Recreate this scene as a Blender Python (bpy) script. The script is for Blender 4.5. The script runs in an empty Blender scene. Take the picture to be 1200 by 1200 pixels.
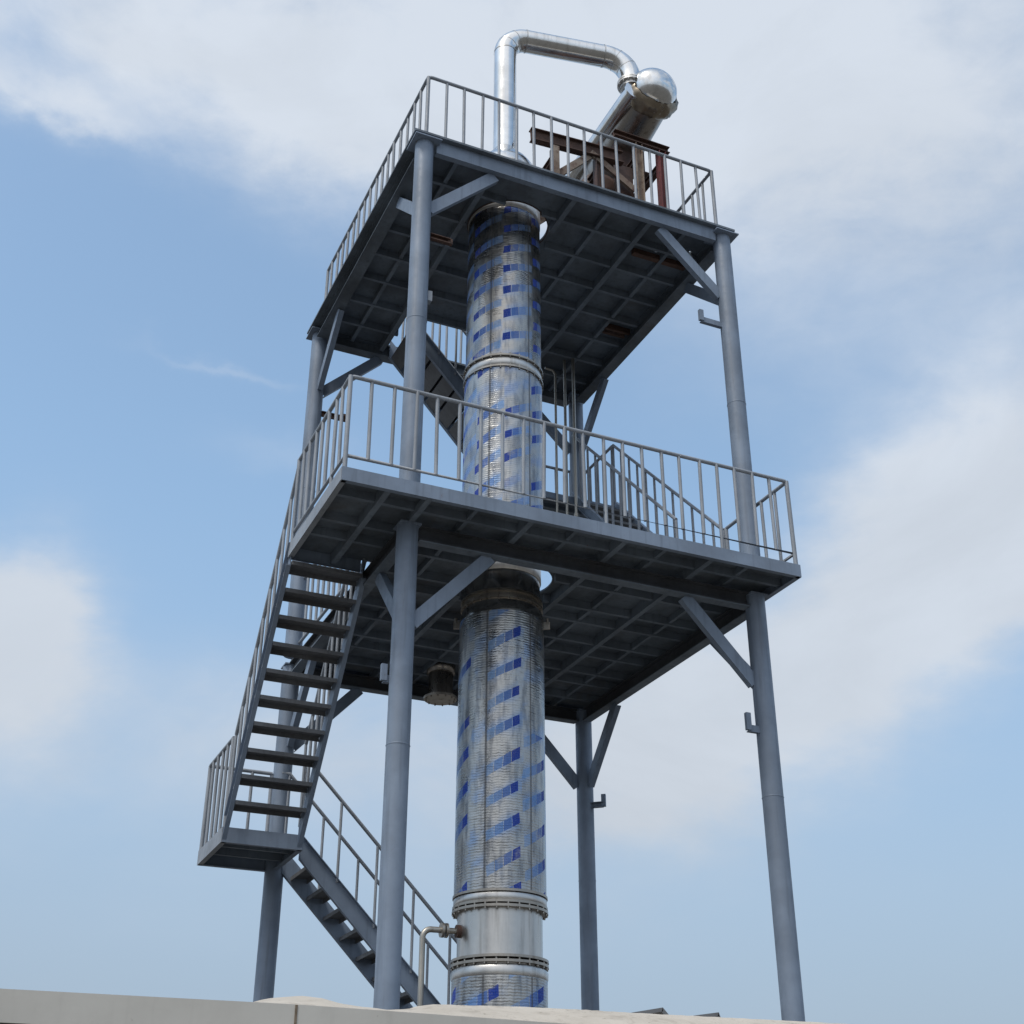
import bpy, bmesh, math, random
from mathutils import Vector, Matrix
random.seed(7)
scene = bpy.context.scene
COL = scene.collection
PI = math.pi

# ------------------------------------------------------------------ camera
CAM = Vector((-4.69007, -13.57146, 0.44360))
YAW, PITCH, ROLL, FPX = 0.42151, 0.490287, 0.002271, 1548.178
fw = Vector((math.sin(YAW)*math.cos(PITCH), math.cos(YAW)*math.cos(PITCH), math.sin(PITCH)))
r0 = Vector((math.cos(YAW), -math.sin(YAW), 0)); u0 = r0.cross(fw)
rt = r0*math.cos(ROLL)+u0*math.sin(ROLL); up = -r0*math.sin(ROLL)+u0*math.cos(ROLL)
cd = bpy.data.cameras.new('camera'); cam = bpy.data.objects.new('camera', cd); COL.objects.link(cam)
m = Matrix((rt, up, -fw)).transposed().to_4x4(); m.translation = CAM
cam.matrix_world = m
cd.sensor_width = 36.0; cd.lens = 36.0*FPX/1200.0; cd.clip_start = 0.1; cd.clip_end = 20000
scene.camera = cam

# ------------------------------------------------------------------ node helper
class S:
    """thin wrapper round a float socket so node maths reads as arithmetic"""
    def __init__(s, nt, sock): s.nt, s.k = nt, sock
    def op(s, o, *a):
        n = s.nt.nodes.new('ShaderNodeMath'); n.operation = o
        for i, v in enumerate((s,)+a):
            if isinstance(v, S): s.nt.links.new(v.k, n.inputs[i])
            else: n.inputs[i].default_value = v
        return S(s.nt, n.outputs[0])
    def __add__(s, o): return s.op('ADD', o)
    def __sub__(s, o): return s.op('SUBTRACT', o)
    def __mul__(s, o): return s.op('MULTIPLY', o)
    def __truediv__(s, o): return s.op('DIVIDE', o)
    def lt(s, o): return s.op('LESS_THAN', o)
    def gt(s, o): return s.op('GREATER_THAN', o)
    def abs(s): return s.op('ABSOLUTE')
    def fract(s): return s.op('FRACT')
    def floor(s): return s.op('FLOOR')
    def mx(s, o): return s.op('MAXIMUM', o)
    def mn(s, o): return s.op('MINIMUM', o)
    def pw(s, o): return s.op('POWER', o)
    def rng(s, a, b, c=0., d=1., smooth=True):
        n = s.nt.nodes.new('ShaderNodeMapRange'); n.interpolation_type = 'SMOOTHSTEP' if smooth else 'LINEAR'
        s.nt.links.new(s.k, n.inputs[0])
        for i, v in enumerate((a, b, c, d)): n.inputs[i+1].default_value = v
        return S(s.nt, n.outputs[0])

def noise(nt, vec, scale, detail=4, rough=.55, dist=0.):
    n = nt.nodes.new('ShaderNodeTexNoise'); n.inputs['Scale'].default_value = scale
    n.inputs['Detail'].default_value = detail; n.inputs['Roughness'].default_value = rough
    n.inputs['Distortion'].default_value = dist
    nt.links.new(vec, n.inputs['Vector']); return S(nt, n.outputs['Fac'])

def mixc(nt, fac, a, b, mode='MIX'):
    n = nt.nodes.new('ShaderNodeMix'); n.data_type = 'RGBA'; n.blend_type = mode
    for sock, v in ((n.inputs[0], fac), (n.inputs[6], a), (n.inputs[7], b)):
        if isinstance(v, S): nt.links.new(v.k, sock)
        elif isinstance(v, bpy.types.NodeSocket): nt.links.new(v, sock)
        elif isinstance(v, (tuple, list)): sock.default_value = (*v, 1) if len(v) == 3 else v
        else: sock.default_value = v
    return n.outputs[2]

def sepxyz(nt, vec):
    n = nt.nodes.new('ShaderNodeSeparateXYZ'); nt.links.new(vec, n.inputs[0])
    return [S(nt, o) for o in n.outputs]

def comb(nt, x, y, z):
    n = nt.nodes.new('ShaderNodeCombineXYZ')
    for i, v in enumerate((x, y, z)):
        if isinstance(v, S): nt.links.new(v.k, n.inputs[i])
        else: n.inputs[i].default_value = v
    return n.outputs[0]

def newmat(name):
    mt = bpy.data.materials.new(name); mt.use_nodes = True
    nt = mt.node_tree; b = nt.nodes['Principled BSDF']
    tc = nt.nodes.new('ShaderNodeTexCoord')
    return mt, nt, b, tc.outputs['Object']

def bump(nt, b, h, strength=.3, dist=.01):
    n = nt.nodes.new('ShaderNodeBump'); n.inputs['Strength'].default_value = strength
    n.inputs['Distance'].default_value = dist
    nt.links.new(h.k, n.inputs['Height']); nt.links.new(n.outputs[0], b.inputs['Normal'])

def setv(nt, sock, v):
    if isinstance(v, S): nt.links.new(v.k, sock)
    elif isinstance(v, bpy.types.NodeSocket): nt.links.new(v, sock)
    elif isinstance(v, tuple): sock.default_value = (*v, 1)
    else: sock.default_value = v

# ------------------------------------------------------------------ materials
def paint(name, base, rust=.5, rough=.5, var=.25, stain=.15):
    mt, nt, b, v = newmat(name)
    n1 = noise(nt, v, 1.3, 5, .6); n2 = noise(nt, v, 9, 5, .7)
    # streaks run down the steel
    x, y, z = sepxyz(nt, v)
    n3 = noise(nt, comb(nt, x*14, y*14, z*.9), 1.0, 3)
    dark = tuple(c*(1-var) for c in base); lite = tuple(min(1, c*(1+var*.6)) for c in base)
    c = mixc(nt, n1.rng(.3, .7), dark, lite)
    c = mixc(nt, n3.rng(.5, .72)*.5, c, tuple(q*.6 for q in base))
    if rust:
        rm = n2.rng(.66, .76)*n1.rng(.42, .58)*rust
        c = mixc(nt, rm, c, (.13, .06, .035))
    n4 = noise(nt, v, .55, 6, .7, .8)
    c = mixc(nt, n4.rng(.52, .72)*stain, c, (.085, .065, .05))
    setv(nt, b.inputs['Base Color'], c)
    setv(nt, b.inputs['Roughness'], n2.rng(.3, .7, rough-.1, rough+.15))
    bump(nt, b, n2, .12, .004)
    return mt

def rusty(name, c1, c2, c3, rough=.8):
    mt, nt, b, v = newmat(name)
    n1 = noise(nt, v, 2.5, 6, .65); n2 = noise(nt, v, 11, 5, .7)
    c = mixc(nt, n1.rng(.35, .65), c1, c2); c = mixc(nt, n2.rng(.5, .68), c, c3)
    setv(nt, b.inputs['Base Color'], c); b.inputs['Roughness'].default_value = rough
    bump(nt, b, n2, .4, .008)
    return mt

def steel(name, base, metal=1., rough=.25, dirt=.4, aniso=True):
    mt, nt, b, v = newmat(name)
    x, y, z = sepxyz(nt, v)
    n1 = noise(nt, v, 2.2, 5, .6); n2 = noise(nt, v, 16, 3, .6)
    n3 = noise(nt, comb(nt, x*10, y*10, z*.8), 1, 4)
    c = mixc(nt, n1.rng(.3, .7), tuple(q*.8 for q in base), base)
    c = mixc(nt, n3.rng(.5, .75)*dirt, c, (.16, .14, .12))
    setv(nt, b.inputs['Base Color'], c); b.inputs['Metallic'].default_value = metal
    setv(nt, b.inputs['Roughness'], n1.rng(.25, .75, rough*.75, rough*1.35))
    bump(nt, b, n1+n2*.25, .25, .012)
    return mt

A_FACE = math.atan2(-.9158, -.4016)      # side of the column the camera looks at

def film(name, r, pu=.50, pz=.40, u0=0., z0=0., slope=.45, flip=False, gap=.40, shift=.12, h=.046, tone=(.45, .445, .43), dens=1., ridges=1., drop=.2, metal=.93, blank=0., rz=None):
    """stainless shell under ribbed stretch film with slanting rows of blue squares"""
    mt, nt, b, v = newmat(name)
    x, y, z = sepxyz(nt, v)
    ca, sa = math.cos(A_FACE), math.sin(A_FACE)
    fx = x*ca + y*sa; fy = y*ca - x*sa
    ang = fy.op('ARCTAN2', fx)           # 0 on the facing side, + to the right
    wob = noise(nt, v, 1.7, 3)
    U = ang*r - u0 + (wob-.5)*.09 + (noise(nt, comb(nt, 0., z*.45, 5.), 1., 1)-.5)*.10
    if blank:
        hole = U.lt(0.)*U.gt(-blank); U = U + U.lt(0.)*blank
    ci = (U/pu).floor()
    du = (U/pu).fract()*pu
    wv = noise(nt, comb(nt, ci*3.7, z*.6, 0.), 1., 2)
    Z = z - z0 + ci*shift + (wv-.5)*.22
    t = Z - du*slope
    ri = (t/pz).floor()
    dz = ((t/pz).fract()-.5)*pz
    ri_ = ri
    strip = dz.abs().lt(h)*du.lt(gap)
    if rz is not None: strip = strip*(ci.gt(.5)*z.gt(rz)*-1.+1.)*(ci.lt(-.5)*noise(nt, comb(nt, ci*3.1, ri_*2.3, 9.), 1.7, 0).lt(.47)*-1.+1.)
    if blank: strip = strip*(hole*-1.+1.)
    sq = (du/(gap/4)).fract()
    lines = (sq-.5).abs().lt(.465)
    k = (du/(gap/4)).floor()*.3333       # 0..1 along the strip
    if flip: k = (k*-1.)+1.
    rnd = noise(nt, comb(nt, ci*5.3+.37, ri*7.1+.61, 2.), 1.37, 0)
    tear = noise(nt, v, 3.1, 4, .6)
    strength = k.rng(0, 1, .44, 1., False)*rnd.rng(drop, drop+.08, .12, 1.)*tear.rng(.30, .40, .45, 1.)*dens
    lettering = noise(nt, comb(nt, U*70, z*70, 0.), 1., 1).rng(.45, .55, .88, 1.)
    mask = strip*lines*strength*lettering
    haze = dz.abs().rng(.05, .17, 1., .15)*tear.rng(.40, .64)*.5*dens
    # base
    n1 = noise(nt, v, 2.6, 5, .6)
    n2 = noise(nt, comb(nt, ang*4, z*1.1, 0.), 1.6, 4)
    c = mixc(nt, n1.rng(.3, .7), tuple(q*.72 for q in tone), tone)
    c = mixc(nt, n2.rng(.45, .66)*.7, c, (.16, .168, .185))
    c = mixc(nt, haze, c, (.16, .28, .50))
    kc = mixc(nt, k, (.10, .32, .70), (.003, .04, .33))
    c = mixc(nt, mask*.93, c, kc)
    seam = None
    for a in (-.34, .72, 2.6, -2.2):
        d = (ang-a).abs(); s1 = d.rng(.012, .035, 1., 0.)
        seam = s1 if seam is None else seam.mx(s1)
    c = mixc(nt, seam*.72, c, (.07, .07, .075))
    setv(nt, b.inputs['Base Color'], c)
    setv(nt, b.inputs['Metallic'], (mask*-1.+1.)*(seam*-.5+1.)*metal)
    setv(nt, b.inputs['Roughness'], n1.rng(.3, .7, .22, .38)+mask*.25)
    setv(nt, b.inputs['Specular IOR Level'], mask*-.42+.5)
    wrn = noise(nt, comb(nt, ang*6, z*1.0, 0.), 1.3, 3)
    ridge = (z*(2*PI/.033) + wrn*8.).op('SINE')
    bmp = ridge*.17*ridges + noise(nt, v, 7, 4, .6)*2.0 + noise(nt, comb(nt, ang*3, z*18, 0.), 1.4, 3)*1.6
    bump(nt, b, bmp, .38, .009)
    return mt

M = {}
M['grey'] = paint('grey steel paint', (.178, .224, .295), .9, .5, .2)
M['rail'] = paint('grey railing and sunlit fascia paint', (.265, .29, .325), 1., .5, .2)
M['under'] = paint('shaded grey steel paint soffit', (.115, .14, .17), 1.0, .65, .42, .5)  # the grey paint darkened: deck underside shade put into the base colour
M['dark'] = paint('shaded beam steel paint', (.05, .056, .066), 1., .7, .4, .5)  # near-black base: shade on the main beam webs put into the colour
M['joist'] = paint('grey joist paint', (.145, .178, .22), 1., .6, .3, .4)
M['tread'] = paint('worn grey tread paint', (.13, .135, .145), .7, .6, .3)
M['rust'] = rusty('rust brown steel', (.06, .032, .024), (.10, .054, .038), (.045, .026, .02))
M['tan'] = rusty('dusty tan steel', (.27, .22, .175), (.17, .12, .09), (.10, .05, .035))
M['red'] = rusty('red oxide primer', (.17, .035, .032), (.12, .03, .03), (.06, .025, .02), .7)
M['darkrust'] = rusty('dark rusted plate', (.06, .035, .028), (.09, .045, .032), (.03, .02, .018), .65)
M['silver'] = steel('bright stainless', (.78, .78, .77), 1., .16, .25)
M['shiny'] = steel('polished stainless', (.62, .60, .57), 1., .2, .4)
M['satin'] = steel('satin stainless', (.60, .59, .57), .95, .33, .45)
M['flange'] = steel('stained stainless flange', (.40, .37, .33), .9, .35, .8)
M['bronze'] = steel('dark stained steel', (.075, .075, .078), .4, .33, .9)
M['foil'] = steel('crumpled dark foil', (.30, .25, .19), .85, .3, .9)
M['pale_steel'] = steel('pale steel flange and skylit bands', (.80, .79, .77), .35, .35, .3)  # pale tone, sky light put in for the shell bands; also a flange
M['shell'] = steel('dull stained shell', (.36, .33, .30), .95, .3, .9)
M['zinc'] = steel('galvanised pipe', (.42, .40, .36), .85, .4, .5)

# ------------------------------------------------------------------ mesh builder
class MB:
    def __init__(s): s.v, s.f, s.sm = [], [], []
    def add(s, vs, fs, smooth=False):
        o = len(s.v); s.v += [tuple(p) for p in vs]
        for f in fs: s.f.append(tuple(i+o for i in f)); s.sm.append(smooth)
        return s
    def box(s, x0, x1, y0, y1, z0, z1):
        vs = [(x, y, z) for z in (z0, z1) for y in (y0, y1) for x in (x0, x1)]
        return s.add(vs, [(0, 2, 3, 1), (4, 5, 7, 6), (0, 1, 5, 4), (2, 6, 7, 3), (0, 4, 6, 2), (1, 3, 7, 5)])
    def bar(s, a, b, w, h, upv=(0, 0, 1)):
        """rectangular bar from a to b: w across, h along the up direction"""
        a, b = Vector(a), Vector(b); d = (b-a).normalized(); side = d.cross(Vector(upv))
        if side.length < 1e-4: side = d.cross(Vector((1, 0, 0)))
        side.normalize(); u = side.cross(d).normalized()
        vs = [p+side*i*w/2+u*j*h/2 for p in (a, b) for i, j in ((-1, -1), (1, -1), (1, 1), (-1, 1))]
        return s.add(vs, [(3, 2, 1, 0), (4, 5, 6, 7), (0, 1, 5, 4), (1, 2, 6, 5), (2, 3, 7, 6), (3, 0, 4, 7)])
    def chan(s, a, b, w, h, t=.014, upv=(0, 0, 1), flip=1):
        """C channel: web h tall, flanges w wide"""
        a, b = Vector(a), Vector(b); d = (b-a).normalized(); side = d.cross(Vector(upv)).normalized()*flip; u = Vector(upv)-d*d.dot(Vector(upv)); u.normalize()
        s.bar(a, b, t, h, upv)
        for sg in (-1, 1):
            o = side*(w/2) + u*sg*(h/2-t/2)
            s.bar(a+o, b+o, w-t, t*.9, upv)
        return s
    def ibeam(s, a, b, w, h, t=.014, upv=(0, 0, 1)):
        a, b = Vector(a), Vector(b); d = (b-a).normalized(); u = Vector(upv)-d*d.dot(Vector(upv)); u.normalize()
        s.bar(a, b, t, h-2*t, upv)
        for sg in (-1, 1): s.bar(a+u*sg*(h/2-t/2), b+u*sg*(h/2-t/2), w, t, upv)
        return s
    def tube(s, pts, r, n=12, caps=True):
        pts = [Vector(p) for p in pts]
        rings = []; prev = None
        for i, p in enumerate(pts):
            if i == 0: d = pts[1]-p
            elif i == len(pts)-1: d = p-pts[i-1]
            else: d = (pts[i+1]-p).normalized()+(p-pts[i-1]).normalized()
            d.normalize()
            if prev is None:
                side = d.cross(Vector((0, 0, 1)))
                if side.length < 1e-3: side = d.cross(Vector((1, 0, 0)))
            else:
                side = prev-d*prev.dot(d)
            side.normalize(); prev = side; u = d.cross(side)
            k = 1.
            if 0 < i < len(pts)-1:
                c = (pts[i+1]-p).normalized().dot((p-pts[i-1]).normalized()); k = 1/math.sqrt(max(.3, (1+c)/2))
            rr = r[i] if isinstance(r, (list, tuple)) else r
            rings.append([p+(side*math.cos(2*PI*j/n)+u*math.sin(2*PI*j/n))*rr*(k if abs(k-1) < .1 else 1.) for j in range(n)])
        vs = [q for rg in rings for q in rg]; fs = []
        for i in range(len(rings)-1):
            for j in range(n): fs.append((i*n+j, i*n+(j+1) % n, (i+1)*n+(j+1) % n, (i+1)*n+j))
        s.add(vs, fs, True)
        if caps: s.add(rings[0], [tuple(range(n))[::-1]]); s.add(rings[-1], [tuple(range(n))])
        return s
    def lathe(s, prof, c=(0, 0, 0), n=64, smooth=True):
        """prof: list of (r, z); sharp at repeated points"""
        cx, cy, cz = c; seg = []; cur = [prof[0]]
        for q in prof[1:]:
            if q == cur[-1]:
                seg.append(cur); cur = [q]
            else: cur.append(q)
        seg.append(cur)
        for sg in seg:
            vs = [(cx+r*math.cos(2*PI*j/n), cy+r*math.sin(2*PI*j/n), cz+z) for r, z in sg for j in range(n)]
            fs = [(i*n+j, i*n+(j+1) % n, (i+1)*n+(j+1) % n, (i+1)*n+j) for i in range(len(sg)-1) for j in range(n)]
            s.add(vs, fs, smooth)
        return s
    def prism(s, poly, off):
        n = len(poly); vs = [Vector(p) for p in poly]; off = Vector(off); vs += [v+off for v in vs]
        fs = [tuple(range(n))[::-1], tuple(range(n, 2*n))]+[(i, (i+1) % n, n+(i+1) % n, n+i) for i in range(n)]
        return s.add(vs, fs)
    def build(s, name, mat, parent=None, label=None, org=None, bevel=0):
        me = bpy.data.meshes.new(name)
        vs = s.v
        if org is not None: vs = [(x-org[0], y-org[1], z-org[2]) for x, y, z in vs]
        me.from_pydata(vs, [], s.f); me.update()
        for p, q in zip(me.polygons, s.sm): p.use_smooth = q
        bm = bmesh.new(); bm.from_mesh(me); bmesh.ops.recalc_face_normals(bm, faces=bm.faces); bm.to_mesh(me); bm.free()
        me.materials.append(mat)
        o = bpy.data.objects.new(name, me); COL.objects.link(o)
        if org is not None: o.location = org
        if parent is not None:
            o.parent = parent
        if label: o['label'] = label
        if bevel:
            bv = o.modifiers.new('bevel', 'BEVEL'); bv.width = bevel; bv.segments = 2; bv.limit_method = 'ANGLE'
        return o

def thing(name, label, cat, group=None, loc=(0, 0, 0)):
    o = bpy.data.objects.new(name, None); COL.objects.link(o); o.location = loc; o.empty_display_size = .2
    o['label'] = label; o['category'] = cat
    if group: o['group'] = group
    return o

def holder(name, parent):
    o = bpy.data.objects.new(name, None); COL.objects.link(o); o.parent = parent; return o

# ------------------------------------------------------------------ dimensions
W, DP = 5.0, 5.12
ZT, Z1, GZ = 14.06, 8.05, -1.2
VX, VY = 1.81, 1.25                    # axis of the distillation column
RC = .135
ZB = 7.89                              # underside of the middle deck joists
ZM = 7.69                              # underside of its main beams

def arc(c, a, b, r, n=10):
    """elbow points: centre c, from direction a to direction b"""
    a, b = Vector(a), Vector(b); c = Vector(c)
    return [c+a*r*math.cos(t*PI/2/n)+b*r*math.sin(t*PI/2/n) for t in range(n+1)]

# ================================================================== steel tower
tower = thing('steel_tower', 'tall open grey painted steel tower with two railed decks on round columns', 'tower')

def bracket(col, p, d, ln, hgt, mat='grey', lab=None):
    p, d = Vector(p), Vector(d)
    mb = MB(); e = p+d*ln
    mb.chan(p, e, .06, .09, .012); mb.bar(e+Vector((0, 0, -.03)), e+Vector((0, 0, hgt)), .05, .07, upv=d)
    mb.build('bracket', M[mat], col, lab)

def column(x, y, z0, z1, cap=.2):
    mb = MB(); n = 28
    zs = [z0, z1]
    mb.tube([(x, y, z0), (x, y, (z0+z1)/2), (x, y, z1)], RC, n)
    mb.box(x-cap, x+cap, y-cap, y+cap, z1+.001, z1+.022)
    zz = z0+2.9
    while zz < z1-.5:
        mb.lathe([(RC-.002, -.012), (RC+.006, 0), (RC-.002, .012)], (x, y, zz), 28); zz += 3.4
    if z0 == GZ:
        mb.box(x-.24, x+.24, y-.24, y+.24, z0+.004, z0+.03)
    else:
        mb.lathe([(RC+.012, 0), (RC-.001, .015)], (x, y, z0+.001), 28)
    o = mb.build('column', M['grey'], tower)
    # weld seam rings and small lug
    return o

cols = {}
for nm, (x, y) in dict(a=(0, 0), b=(W, 0), c=(W, DP), d=(0, DP)).items():
    cols[nm+'l'] = column(x, y, GZ, ZB-.03, .136)
    cols[nm+'u'] = column(x, y, Z1+.002, ZT)
bracket(cols['bu'], (W-RC, 0, 12.36), (-1, 0, 0), .36, .16)
bracket(cols['bl'], (W-RC+.01, -.03, 5.97), (-1, 0, 0), .17, .2)
bracket(cols['cl'], (W+.06, DP-.1, 6.28), (.75, -.66, 0), .20, .17)
bracket(cols['al'], (-RC+.02, .06, 5.9), (-1, 0, 0), .075, .17)
bracket(cols['du'], (RC-.01, DP-.02, 12.46), (1, 0, 0), .42, .1, 'rust', 'rusty brown bracket')
bracket(cols['au'], (RC-.01, -.02, 12.40), (1, 0, 0), .30, .06, 'rust', 'rusty brown bracket')
MB().box(RC-.01, RC+.05, -.06, .04, 11.30, 11.46).build('lug_plate', M['rail'], cols['au'])

# ---- diagonal braces
def brace(a, b, w=.17, t=.09):
    mb = MB(); a, b = Vector(a), Vector(b)
    d = (b-a).normalized(); side = d.cross(Vector((0, 0, 1))).normalized(); u = side.cross(d).normalized()
    if side.y > .5 or side.x > .5: side = -side
    mb.chan(a, b, t, w, .014, upv=u, flip=1 if d.cross(u).normalized().dot(side) < 0 else -1)
    mb.build('brace', M['grey'], tower)
for zt, rng_, drop in ((ZM+.01, 1.05, 1.08), (ZT-.15, 1.06, 1.0)):
    for (x, y) in ((0, 0), (W, 0), (W, DP), (0, DP)):
        sx = 1 if x == 0 else -1; sy = 1 if y == 0 else -1
        brace((x+sx*(RC-.03), y, zt-drop), (x+sx*(rng_+.05), y, zt-.02))
        brace((x, y+sy*(RC-.03), zt-drop), (x, y+sy*(rng_+.05), zt-.02))

# ---- decks
def plate(name, outer, holes, z0, z1, mat, parent):
    bm = bmesh.new(); edges = []
    for loop in [outer]+holes:
        vs = [bm.verts.new((x, y, z1)) for x, y in loop]
        edges += [bm.edges.new((vs[i], vs[(i+1) % len(vs)])) for i in range(len(vs))]
    bmesh.ops.triangle_fill(bm, use_beauty=True, use_dissolve=False, edges=edges)
    r = bmesh.ops.extrude_face_region(bm, geom=bm.faces[:])
    for v in [g for g in r['geom'] if isinstance(g, bmesh.types.BMVert)]: v.co.z = z0
    bmesh.ops.recalc_face_normals(bm, faces=bm.faces)
    me = bpy.data.meshes.new(name); bm.to_mesh(me); bm.free(); me.materials.append(mat)
    o = bpy.data.objects.new(name, me); COL.objects.link(o); o.parent = parent; return o
def circ(x, y, r, n=40): return [(x+r*math.cos(2*PI*i/n), y+r*math.sin(2*PI*i/n)) for i in range(n)]
def rect(x0, x1, y0, y1): return [(x0, y0), (x1, y0), (x1, y1), (x0, y1)]

HR = .622; HX, HY = VX+.056*.9158, VY-.056*.4016
YB = 5.38
def spans(a, b, c, axis, blocks):
    """pieces of a joist from a to b at cross position c, cut around the openings"""
    cuts = []
    hx, hy = (HX, HY) if axis == 'x' else (HY, HX)
    d = abs(c-hy)
    if d < HR+.05:
        q = math.sqrt(max((HR+.06)**2-d*d, .01)); cuts.append((hx-q, hx+q))
    for x0, x1, y0, y1 in blocks:
        lo, hi, p0, p1 = (x0, x1, y0, y1) if axis == 'x' else (y0, y1, x0, x1)
        if p0 < c < p1: cuts.append((lo, hi))
    out = [(a, b)]
    for lo, hi in cuts:
        nxt = []
        for s, e in out:
            if hi <= s or lo >= e: nxt.append((s, e)); continue
            if lo > s: nxt.append((s, lo))
            if hi < e: nxt.append((hi, e))
        out = nxt
    return [(s, e) for s, e in out if e-s > .08]

# middle deck
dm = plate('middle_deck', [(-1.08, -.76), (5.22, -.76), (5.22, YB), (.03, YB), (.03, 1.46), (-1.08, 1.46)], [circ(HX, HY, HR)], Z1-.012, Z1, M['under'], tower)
f = MB()
f.chan((-1.087, -.767, Z1-.078), (5.227, -.767, Z1-.078), .07, .176, .014, flip=-1)
f.build('fascia_beam', M['grey'], dm)
f = MB(); f.chan((-1.087, 1.46, Z1-.078), (-1.087, -.759, Z1-.078), .07, .176, .014, flip=-1); f.build('fascia_beam', M['rail'], dm)  # left face in the lighter grey, sunlight put into its colour
f = MB(); f.chan((5.227, -.759, Z1-.078), (5.227, YB, Z1-.078), .07, .176, .014, flip=-1); f.build('fascia_beam', M['grey'], dm)
f = MB(); f.chan((5.22, YB+.007, Z1-.078), (.03, YB+.007, Z1-.078), .07, .176, .014, flip=-1); f.build('fascia_beam', M['grey'], dm)
f = MB(); f.bar((-1.07, 1.46, Z1-.1), (-.12, 1.46, Z1-.1), .02, .17); f.build('fascia_beam', M['grey'], dm)
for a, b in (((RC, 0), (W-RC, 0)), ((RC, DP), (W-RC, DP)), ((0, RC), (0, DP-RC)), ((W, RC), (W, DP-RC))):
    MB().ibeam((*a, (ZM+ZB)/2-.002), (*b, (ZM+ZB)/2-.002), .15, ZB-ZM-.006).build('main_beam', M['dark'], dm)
    MB().bar((*a, ZM-.007), (*b, ZM-.007), .15, .012).build('beam_flange', M['joist'], dm)
for y0, yy in ((-.75, 1.45),):
    MB().bar((.0, -.75, ZB+.035), (.0, -.08, ZB+.035), .07, .1).build('joist', M['joist'], dm)
for x in (-.5, .66, 1.35, 2.0, 2.64, 3.27, 3.9, 4.5):
    wide = x in (1.35, 2.64, 3.9, -.5)
    for s, e in spans(-.74, 1.44 if x < 0 else YB-.02, x, 'y', []):
        MB().bar((x, s, ZB+(.075 if wide else .10)), (x, e, ZB+(.075 if wide else .10)), .075 if wide else .05, .146 if wide else .09).build('joist', M['joist'], dm)
yy = -.32; k = 0
while yy < YB-.2:
    for s, e in spans(-1.06 if yy < 1.4 else .05, 5.2, yy, 'x', []):
        MB().bar((s, yy, ZB+.092), (e, yy, ZB+.092), .055, .11).build('joist', M['joist'], dm)
    yy += .44 if k % 2 else .66; k += 1
# rim round the opening
MB().lathe([(HR, 0), (HR+.012, 0), (HR+.012, 0), (HR+.012, .016), (HR+.012, .016), (HR, .016), (HR, .016), (HR, 0)], (HX, HY, Z1+.004), 48).build('opening_rim', M['grey'], dm)

# top deck
OPEN = (1.22, 3.66, 3.92, 5.04)
top_holes = [circ(HX, HY, HR), rect(*OPEN), rect(4.5, 4.80, 2.86, 2.905), rect(4.25, 4.30, .74, .80), rect(4.76, 4.80, .55, .60), rect(4.18, 4.21, .9, .93)]
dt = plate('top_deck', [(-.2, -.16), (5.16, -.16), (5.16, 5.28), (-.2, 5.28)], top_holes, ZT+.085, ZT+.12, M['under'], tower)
zc = ZT-.033
f = MB(); f.chan((.16, -.075, zc), (W-.16, -.075, zc), .09, .23, .014, flip=-1); f.build('edge_beam', M['grey'], dt)
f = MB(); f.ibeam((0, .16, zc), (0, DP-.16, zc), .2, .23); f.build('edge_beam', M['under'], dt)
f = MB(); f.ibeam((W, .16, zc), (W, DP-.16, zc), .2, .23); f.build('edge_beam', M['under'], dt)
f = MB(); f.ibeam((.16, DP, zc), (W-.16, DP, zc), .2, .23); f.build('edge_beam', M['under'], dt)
for (x, y) in ((0, 0), (W, 0), (W, DP), (0, DP)):
    MB().box(x-.16, x+.16, y-.12, y+.12, ZT+.024, ZT+.084).build('packer_plate', M['under'], dt)
for x in (.55, 1.1, 2.46, 3.08, 3.75, 4.4):
    wide = x in (1.1, 2.46, 3.75)
    for s, e in spans(.0, 5.02, x, 'y', [OPEN]):
        if wide: MB().bar((x, s, ZT+.005), (x, e, ZT+.005), .08, .15).build('joist', M['joist'], dt)
        else: MB().bar((x, s, ZT+.03), (x, e, ZT+.03), .06, .10).build('joist', M['joist'], dt)
for y in (.62, 1.3, 1.92, 2.55, 3.2, 3.86, 4.5):
    for s, e in spans(.1, 4.9, y, 'x', [OPEN]): MB().bar((s, y, ZT+.02), (e, y, ZT+.02), .05, .125).build('joist', M['joist'], dt)
MB().lathe([(HR, -.06), (HR+.012, -.06), (HR+.012, -.06), (HR+.012, .004), (HR+.012, .004), (HR, .004), (HR, .004), (HR, -.06)], (HX, HY, ZT+.13), 48).build('opening_rim', M['rust'], dt)
MB().box(4.42, 4.9, 2.80, 2.85, ZT-.03, ZT+.08).box(4.44, 4.86, 2.92, 2.97, ZT-.03, ZT+.08).build('packing_bar', M['rust'], dt)
MB().box(3.9, 4.86, .84, .93, ZT-.01, ZT+.083).build('packing_bar', M['rust'], dt)

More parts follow.
